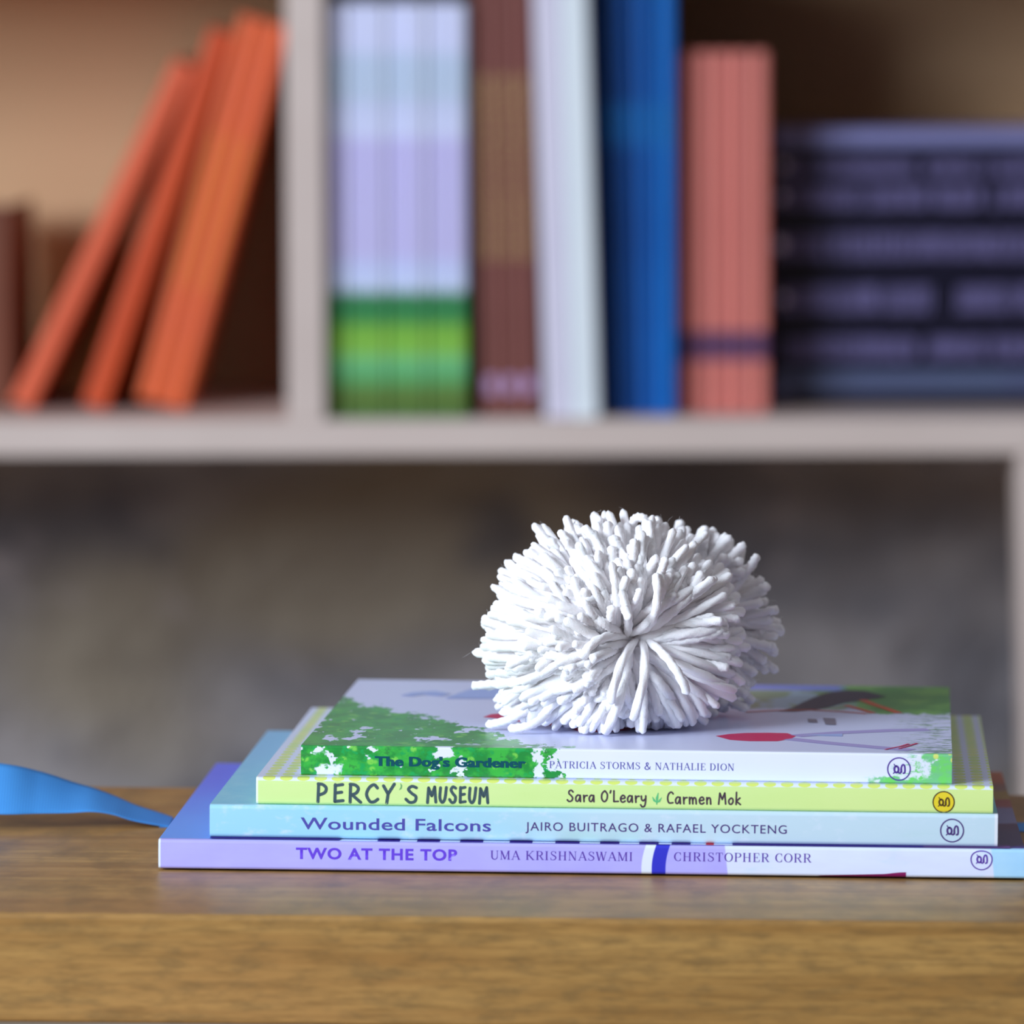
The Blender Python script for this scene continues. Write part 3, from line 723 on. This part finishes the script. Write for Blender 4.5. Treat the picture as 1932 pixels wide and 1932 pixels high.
mask = left*(1-g.m('MAXIMUM', g.m('MAXIMUM', g.m('MAXIMUM', gap, wh), wh2), wh3))
c = g.mix(mask, c0, fo)
g2 = g.mix(g.ss(n2, 0.42, 0.6), lin(120, 200, 140), lin(116, 214, 112))
rt = g.ss(mmx+(n3-0.5)*40+mmz*0.3, 220, 225)*g.ss(n3, 0.30, 0.40)
rl = g.ss(mmx+(n3-0.5)*30, 198, 204)*g.ss(mmz+(n3-0.5)*7, 2.6, 1.6)
rm = g.ss(mmx, 206, 214)*g.ss(g.noise(160, 100, 700, 3.0, 0.6, 7.0), 0.56, 0.64)*0.8
c = g.mix(g.m('MAXIMUM', g.m('MAXIMUM', rt, rl), rm), c, g2)
fl = g.ss(g.voronoi(290, 290, 290, 4.0), 0.34, 0.22)*g.ss(mmx, 219, 222)
c = g.mix(fl, c, lin(214, 226, 120))
g.color(c)
gc = G('garden_book_cover', 0.33, 0.5); ux = gc.x*1000; vy = gc.y*1000
base = gc.mix(gc.noise(9, 9, 1, 2.0), lin(208, 216, 248), lin(220, 224, 252))
fo, n, n2 = foliage(gc, 90, 62, 1)
fo = gc.mix(0.35, fo, lin(72, 140, 72))
n3 = gc.noise(210, 110, 1, 4.0, 0.65, 3.0); nb = gc.noise(70, 34, 1, 3.0, 0.6, 12.0)
inside = 148-1.62*ux-vy+(n3-0.5)*70+(nb-0.5)*60
mask = gc.ss(inside, -1.5, 1.5)*(1-gc.ss(nb, 0.60, 0.625)*gc.ss(n3, 0.40, 0.46)*gc.ss(vy, 4, 14))*(1-gc.ss(n3, 0.665, 0.69))
c = gc.mix(mask, base, fo)
# lawn and hedge at the far right, grass tufts along the right edge
lawn = gc.mix(gc.ss(gc.noise(60, 30, 1, 3.0), 0.4, 0.62), lin(88, 150, 78), lin(120, 178, 88))
lw = gc.ss(vy+(n3-0.5)*34-(205-ux)*gc.ss(ux, 205, 195)*1.9, 116, 124)*gc.ss(ux+(vy-150)*0.25, 186, 190)
c = gc.mix(lw, c, lawn)
bush = gc.ss(ux, 148, 152)*gc.ss(ux+(n3-0.5)*20, 198, 190)*gc.ss(vy+(n3-0.5)*20, 128, 136)*gc.ss(vy, 196, 190)
c = gc.mix(bush*0.85, c, gc.mix(gc.ss(gc.noise(80, 24, 1, 2.0, 0.5, 8.0), 0.46, 0.56), lin(120, 150, 96), lin(150, 180, 196)))
sky = gc.ss(vy+(n3-0.5)*8, 191, 196)*gc.ss(ux, 96, 110)*gc.ss(ux, 192, 186)
c = gc.mix(sky, c, lin(130, 146, 222))
tuft = gc.ss(gc.noise(150, 420, 1, 3.0, 0.6, 5.0), 0.50, 0.58)*gc.ss(ux+(n3-0.5)*26, 206, 226)*gc.ss(vy, 122, 112)
c = gc.mix(tuft*0.9, c, gc.mix(gc.ss(n2, 0.45, 0.6), lin(70, 120, 88), lin(128, 170, 112)))
gc.color(c)
Dk, spD, fcD, pD = hardcover('picture_book', (-0.07436, 2.05295, Z0-0.26435+0.0001), -0.06967, Wd, Dd, Td-0.0001, g.mat, gc.mat, flat('white_back', (222, 228, 250), 0.4), r=0.0008)
tag(Dk, 'white and leaf-green hardcover picture book on top of the stack, under the pompom', 'book', 'picture books stacked under the pompom')
sans_text('title_lettering', "The Dog's Gardener", 0.0265, 0.0797, 0.00368, 0.00355, 0.024, flat('teal_title_ink', (0, 76, 92), .6, .2), spD, pD, 1.06, 0.00021)
serif_text('author_lettering', 'PATRICIA STORMS & NATHALIE DION', 0.0882, 0.1537, 0.00372, 0.00250, flat('indigo_ink', (88, 84, 168), .5), spD, pD, 0.07)
publisher_mark_or_glint(0.2116, 0.00516, 0.00396, flat('purple_ink', (80, 46, 150), .5), spD, pD)
CR, LI, BLK, ORA, GRY, BLU = (flat('crimson_print', (206, 30, 92), .4), flat('lilac_print', (170, 160, 214), .4), flat('charcoal_print', (52, 46, 66), .4),
                        flat('orange_print', (206, 88, 52), .4), flat('grey_print', (128, 122, 140), .4), flat('pale_blue_print', (164, 184, 236), .4))
Tq = Td-0.0001
shapes = [(0, [(145.4, 44.0), (150.0, 50.5), (156.0, 54.5), (164.0, 56.0), (171.0, 55.5), (174.4, 47.5), (172.5, 38.0), (168.0, 31.0), (158.0, 30.0), (151.0, 33.0)]),
          (0, [(57.8, 92.0), (60.2, 101.5), (66.5, 106.5), (76.0, 105.0), (88.0, 96.0), (94.0, 78.0), (88.3, 66.0), (77.0, 74.0), (68.0, 84.0)]),
          (0, [(92.0, 62.0), (112.0, 72.0), (118.0, 64.0), (108.0, 52.0), (96.0, 50.0)]),
          (1, line([(174, 47.5), (190, 59), (208, 68), (222, 72)], 7.5)), (1, line([(172, 38.5), (186, 28), (203, 17.5), (216, 10.5)], 7.0)),
          (5, [(176.5, 50.0), (191.0, 48.0), (191.0, 55.5), (182.0, 52.5)]),
          (2, [(166, 122.5), (171, 134), (174, 150), (179, 172), (184, 188), (191, 197), (198, 194), (206, 176), (203, 170), (196, 160), (190, 153), (184.5, 138), (178.5, 127.5), (172, 122)]),
          (3, line([(197.0, 164), (202, 147), (206, 137), (211, 122)], 3.2)), (3, line([(191.0, 145), (196.5, 133), (201.5, 121)], 2.6)),
          (3, line([(154, 118.5), (166, 125.0), (178, 128.0), (190, 124), (199, 118.5)], 2.2)),
          (4, [(177.4, 99.5), (180.8, 99.0), (181.4, 88.0), (178.0, 88.5)]), (4, [(183.0, 103.0), (187.6, 102.0), (188.2, 82.0), (184.4, 82.5)]),
          (5, [(21.5, 157), (25, 168), (33.0, 174), (40, 165), (37, 157), (30, 162), (26, 156)]), (5, [(39, 150), (44, 172), (47, 184), (58, 187), (72, 170), (64, 152)]),
          (0, line([(206.5, 10), (212, 20), (215, 28)], 1.0)), (0, line([(211.5, 13), (215, 22), (218, 30)], 1.0))]
INKS = [CR, LI, BLK, ORA, GRY, BLU]
for nm, ids in (('flower_print', (0,)), ('petal_print', (1,)), ('petal_print', (2,)), ('stem_print', (3,)), ('stem_print', (4,)), ('leaf_print', (5,)), ('bird_print', (6, 7, 8, 9)),
                ('caption_print', (10,)), ('caption_print', (11,)), ('cloud_print', (12,)), ('cloud_print', (13,)), ('grass_print', (14,)), ('grass_print', (15,))):
    art(nm, [shapes[k] for k in ids], INKS, Tq+0.000012*ids[0], fcD)

# ------------------------------------------------------------------ ribbon running under the stack
g = G('blue_grosgrain', 0.55, 0.3)
rib = g.m('SINE', g.x*6283.0)
cc = g.mix(g.ss(g.noise(20, 20, 20), 0.3, 0.7), lin(62, 142, 214), lin(72, 152, 222))
g.color(g.mix(g.ss(rib, -0.4, 0.7)*0.4, cc, lin(42, 106, 180)))
RW = 0.0235
ctl = [  # x, y, z of the middle, tilt of the width (0 = flat, 90 = standing), width scale
 (-0.330, 2.185, 0.0230, 70, 1.0), (-0.260, 2.163, 0.0180, 62, 1.0), (-0.218, 2.153, 0.0156, 54, 1.0), (-0.1897, 2.150, 0.0143, 46, 1.0), (-0.1755, 2.1545, 0.0124, 34, 1.0), (-0.164, 2.158, 0.0102, 22, 1.0),
 (-0.1555, 2.1595, 0.0090, 14, 1.0), (-0.148, 2.1615, 0.0068, 9, 1.0), (-0.1408, 2.1625, 0.0040, 6.5, 1.0), (-0.1327, 2.1635, 0.0018, 4, 1.0), (-0.127, 2.164, 0.0004, 1, 1.0), (-0.1245, 2.164, 0.0, 0, 1.0), (-0.05, 2.165, 0.0, 0, 1.0), (0.08, 2.166, 0.0, 0, 1.0), (0.185, 2.165, 0.0, 0, 1.0),
 (0.200, 2.165, 0.0006, 2, 1.0), (0.23, 2.166, 0.0025, 8, 1.0)]
P5 = []
for i in range(len(ctl)-1):
    q = [ctl[max(0, min(len(ctl)-1, i+k))] for k in (-1, 0, 1, 2)]
    for s in range(14):
        t = s/14
        lo = 2*t**3-3*t*t+1
        if ctl[i][2] == 0 and ctl[i+1][2] == 0: P5.append([ctl[i][a]+(ctl[i+1][a]-ctl[i][a])*t for a in range(5)])
        else: P5.append([0.5*((2*q[1][a])+(-q[0][a]+q[2][a])*t+(2*q[0][a]-5*q[1][a]+4*q[2][a]-q[3][a])*t*t+(-q[0][a]+3*q[1][a]-3*q[2][a]+q[3][a])*t**3) for a in range(5)])
P5.append(list(ctl[-1]))
vs = []; fs = []; M = 10; th = 0.00018
ztab = TABLE_Z-0.0005
for (x, y, z, a, sc) in P5:
    a = R(max(0, a)); z = max(z, 0.0)
    for side in (0, 1):
        for k in range(M+1):
            s = (k/M-0.5)*RW*sc
            cz = ztab+0.00022+z+s*math.sin(a); cy = y+s*math.cos(a)
            nrm = (-math.sin(a), math.cos(a)); e = (side*2-1)*th/2
            vs.append((x, cy+nrm[0]*e, max(cz+nrm[1]*e, ztab+0.00003+side*th)))
K = 2*(M+1)
for i in range(len(P5)-1):
    for k in range(M):
        a = i*K+k; fs.append((a, a+1, a+K+1, a+K)); b = a+M+1; fs.append((b, b+K, b+K+1, b+1))
    a = i*K; fs.append((a, a+K, a+K+M+1, a+M+1)); b = i*K+M; fs.append((b, b+M+1, b+K+M+1, b+K))
tag(raw('ribbon', vs, fs, g.mat, smooth=True), 'blue ribbed ribbon twisting along the table and under the stack of books', 'ribbon')

# ------------------------------------------------------------------ pompom of white yarn
g = G('white_yarn', 0.85, 0.2)
g.color(lin(251, 249, 250))
g.b.inputs['Subsurface Weight'].default_value = 0.3; g.b.inputs['Subsurface Radius'].default_value = (1.0, 0.78, 0.76); g.b.inputs['Subsurface Scale'].default_value = 0.0015
g.b.inputs['Sheen Weight'].default_value = 0.25; g.b.inputs['Sheen Roughness'].default_value = 0.5
g.bump(g.noise(2600, 2600, 2600, 2.0), 0.5, 0.0004)
YARN = g.mat
COVER_Z = Z0-0.26435+0.0001+Tq
pm_loc = Vector((0.042, 2.122, COVER_Z))
pom = tag(empty('pompom', pm_loc), 'fluffy white yarn pompom resting on top of the stacked books', 'pompom')
rr = random.Random(21)
AX = Vector((0.18, -0.97, 0.02)).normalized()
E1 = AX.cross(Vector((0, 0, 1))).normalized(); E2 = E1.cross(AX).normalized()
def strand(vs, fs, P, r0, seg=24, sides=12, tw=0.0, ply=0.17):
    """a twisted three-ply yarn along a quadratic curve with a rounded tip"""
    p0, p1, p2 = P
    ln = (p1-p0).length+(p2-p1).length
    base = len(vs); prevn = None; rows = 0
    ts = [k/seg for k in range(seg+1)]+[1.012, 1.024]
    for n, t in enumerate(ts):
        tt_ = min(t, 1.0)
        c = p0*(1-tt_)**2+p1*2*tt_*(1-tt_)+p2*tt_**2
        d = ((p1-p0)*(1-tt_)+(p2-p1)*tt_).normalized()
        if t > 1: c = c+d*(t-1)*ln*1.2
        if prevn is None:
            prevn = d.orthogonal().normalized()
        prevn = (prevn-d*prevn.dot(d)).normalized(); bn = d.cross(prevn)
        rad = r0*(0.8+0.2*min(1, t*3)) if t <= 0.97 else r0*(1.0 if t <= 1.0 else (0.86 if t < 1.02 else 0.42))
        for k in range(sides):
            a = 2*math.pi*k/sides
            q = rad*(1+ply*math.cos(3*(a-tw)-t*ln/0.0033*6.283))
            vs.append(tuple(c+(prevn*math.cos(a)+bn*math.sin(a))*q))
        rows += 1
    for i in range(rows-1):
        for k in range(sides):
            a = base+i*sides+k; b = base+i*sides+(k+1) % sides
            fs.append((a, b, b+sides, a+sides))
    fs.append(tuple(base+(rows-1)*sides+k for k in range(sides)))
def clampz(p, r0):
    return Vector((p.x, p.y, max(p.z, r0*1.12)))
def lobe(center, semi, sgn, th0, th1, n, back):
    vs = []; fs = []
    cnt = 0
    ga = math.pi*(3-math.sqrt(5))
    for i in range(n):
        f = (i+0.5)/n
        ct = math.cos(R(th0))*(1-f)+math.cos(R(th1))*f
        st_ = math.sqrt(max(0, 1-ct*ct)); ph = i*ga+rr.uniform(-.25, .25)
        d = AX*(sgn*ct)+E1*(st_*math.cos(ph))+E2*(st_*math.sin(ph))
        d = (d+Vector((rr.gauss(0, .06), rr.gauss(0, .06), rr.gauss(0, .06)))).normalized()
        if not back:      # the face of the pile opens wider towards the right, where the strands lie along the surface
            right = max(0.0, (d.x*0.85-d.z*0.35)/max(st_, 0.05))
            if math.degrees(math.acos(max(-1, min(1, ct)))) < 30+30*right: continue
        ln = 1/math.sqrt((d.x/semi[0])**2+(d.y/semi[1])**2+(d.z/semi[2])**2)
        if d.x < 0: ln *= 1+0.10*(-d.x)
        k = rr.choice((1.0, 1.0, 0.98, 0.95, 0.9, 1.05))*(rr.uniform(0.93, 1.05) if not back else rr.uniform(0.84, 1.08))
        if d.z > 0.75: k *= rr.uniform(0.92, 1.08)
        r0 = rr.uniform(0.00138, 0.00178)
        tip = center+d*ln*k
        base = center+Vector((rr.gauss(0, .0022), rr.gauss(0, .0022), rr.gauss(0, .0022)))+AX*sgn*0.003
        perp = d-AX*d.dot(AX); perp = perp.normalized() if perp.length > 1e-3 else E1
        mid = base.lerp(tip, 0.55)+AX*sgn*(0.011*st_)
        if not back and rr.random() < 0.75: mid = center+AX*rr.uniform(0.024, 0.034)+perp*rr.uniform(0.010, 0.017)
        mid = mid+Vector((rr.gauss(0, .0042), rr.gauss(0, .0042), rr.gauss(0, .0042)))
        if tip.z < r0*1.12:
            over = r0*1.12-tip.z; h = Vector((d.x, d.y, 0)); h = h.normalized() if h.length > 1e-3 else AX
            tip = tip+h*min(over*0.9, 0.014); tip.z = r0*1.12+rr.uniform(0, 0.004)
        mid = clampz(mid, r0*1.6)
        strand(vs, fs, (base, mid, tip), r0, tw=rr.uniform(0, 6.3))
    return vs, fs
HZ = 0.0335
F = lobe(Vector((-0.003, -0.010, HZ)), (0.0440, 0.036, 0.0405), 1, 24, 112, 900, False)
B_ = lobe(Vector((0.0225, 0.022, HZ-0.001)), (0.0335, 0.034, 0.0375), -1, 20, 108, 430, True)
o = raw('yarn_pile', F[0], F[1], YARN, pom, smooth=True); o['kind'] = 'stuff'
o = raw('yarn_pile', B_[0], B_[1], YARN, pom, smooth=True); o['kind'] = 'stuff'
# a few loose strands that curl out of the pile near the middle and on top
vs = []; fs = []
c0 = Vector((-0.004, -0.010, HZ-0.001))
for (a, b, c) in [((0.004, -0.020, 0.035), (-0.004, -0.040, 0.052), (0.000, -0.048, 0.044)), ((0.003, -0.022, 0.036), (0.012, -0.046, 0.040), (0.010, -0.040, 0.058)),
                  ((0.002, -0.022, 0.034), (-0.012, -0.052, 0.040), (-0.016, -0.046, 0.030)), ((0.004, -0.022, 0.034), (-0.004, -0.054, 0.030), (-0.006, -0.046, 0.014)),
                  ((0.005, -0.022, 0.034), (0.008, -0.052, 0.026), (0.002, -0.045, 0.008)), ((0.006, -0.022, 0.034), (0.016, -0.048, 0.030), (0.021, -0.042, 0.017)),
                  ((0.002, -0.004, 0.056), (-0.001, -0.008, 0.080), (0.006, -0.012, 0.0765)), ((-0.008, -0.006, 0.056), (-0.014, -0.012, 0.072), (-0.010, -0.012, 0.0765)),
                  ((-0.030, -0.02, 0.012), (-0.040, -0.030, 0.004), (-0.050, -0.022, 0.0022)), ((-0.026, -0.024, 0.012), (-0.030, -0.040, 0.003), (-0.042, -0.034, 0.0022)),
                  ((-0.030, -0.01, 0.020), (-0.044, -0.012, 0.016), (-0.0555, -0.006, 0.0145))]:
    strand(vs, fs, (Vector(a), Vector(b), Vector(c)), 0.0016, tw=rr.uniform(0, 6), seg=18)
raw('loose_strand', vs, fs, YARN, pom, smooth=True)
# wispy fibres
vs = []; fs = []
def fibre(p, q, bend, rad):
    b = len(vs); n = 5
    for k in range(n+1):
        t = k/n; c = p.lerp(q, t)+bend*(4*t*(1-t))
        for a in range(3): vs.append((c.x+rad*math.cos(a*2.094), c.y+rad*0.5*math.sin(a*2.094), c.z+rad*math.sin(a*2.094)))
    for k in range(n):
        for a in range(3): fs.append((b+k*3+a, b+k*3+(a+1) % 3, b+k*3+3+(a+1) % 3, b+k*3+3+a))
pool = F[0][4::11]+B_[0][4::17]
for i in range(2600):
    p = Vector(rr.choice(pool)); d = (p-c0-Vector((0.008, 0.01, 0)))
    if d.length < 0.022: continue
    d.normalize()
    q = p+d*rr.uniform(0.0006, 0.0024)+Vector((rr.gauss(0, .0012), rr.gauss(0, .0012), rr.gauss(0, .0012)))
    if min(p.z, q.z) < 0.001: continue
    fibre(p, q, Vector((rr.gauss(0, .0006), rr.gauss(0, .0006), rr.gauss(0, .0006))), 0.000028)
for i in range(46):
    p = Vector(rr.choice(pool)); d = (p-c0-Vector((0.008, 0.01, 0)))
    if d.length < 0.036 or p.z < 0.012: continue
    d.normalize(); q = p+d*rr.uniform(0.003, 0.007)+Vector((rr.gauss(0, .004), 0, rr.gauss(0, .003)))
    fibre(p, q, Vector((rr.gauss(0, .002), 0, rr.gauss(0, .002))), 0.000036)
raw('stray_fibre', vs, fs, YARN, pom, smooth=True)['kind'] = 'stuff'
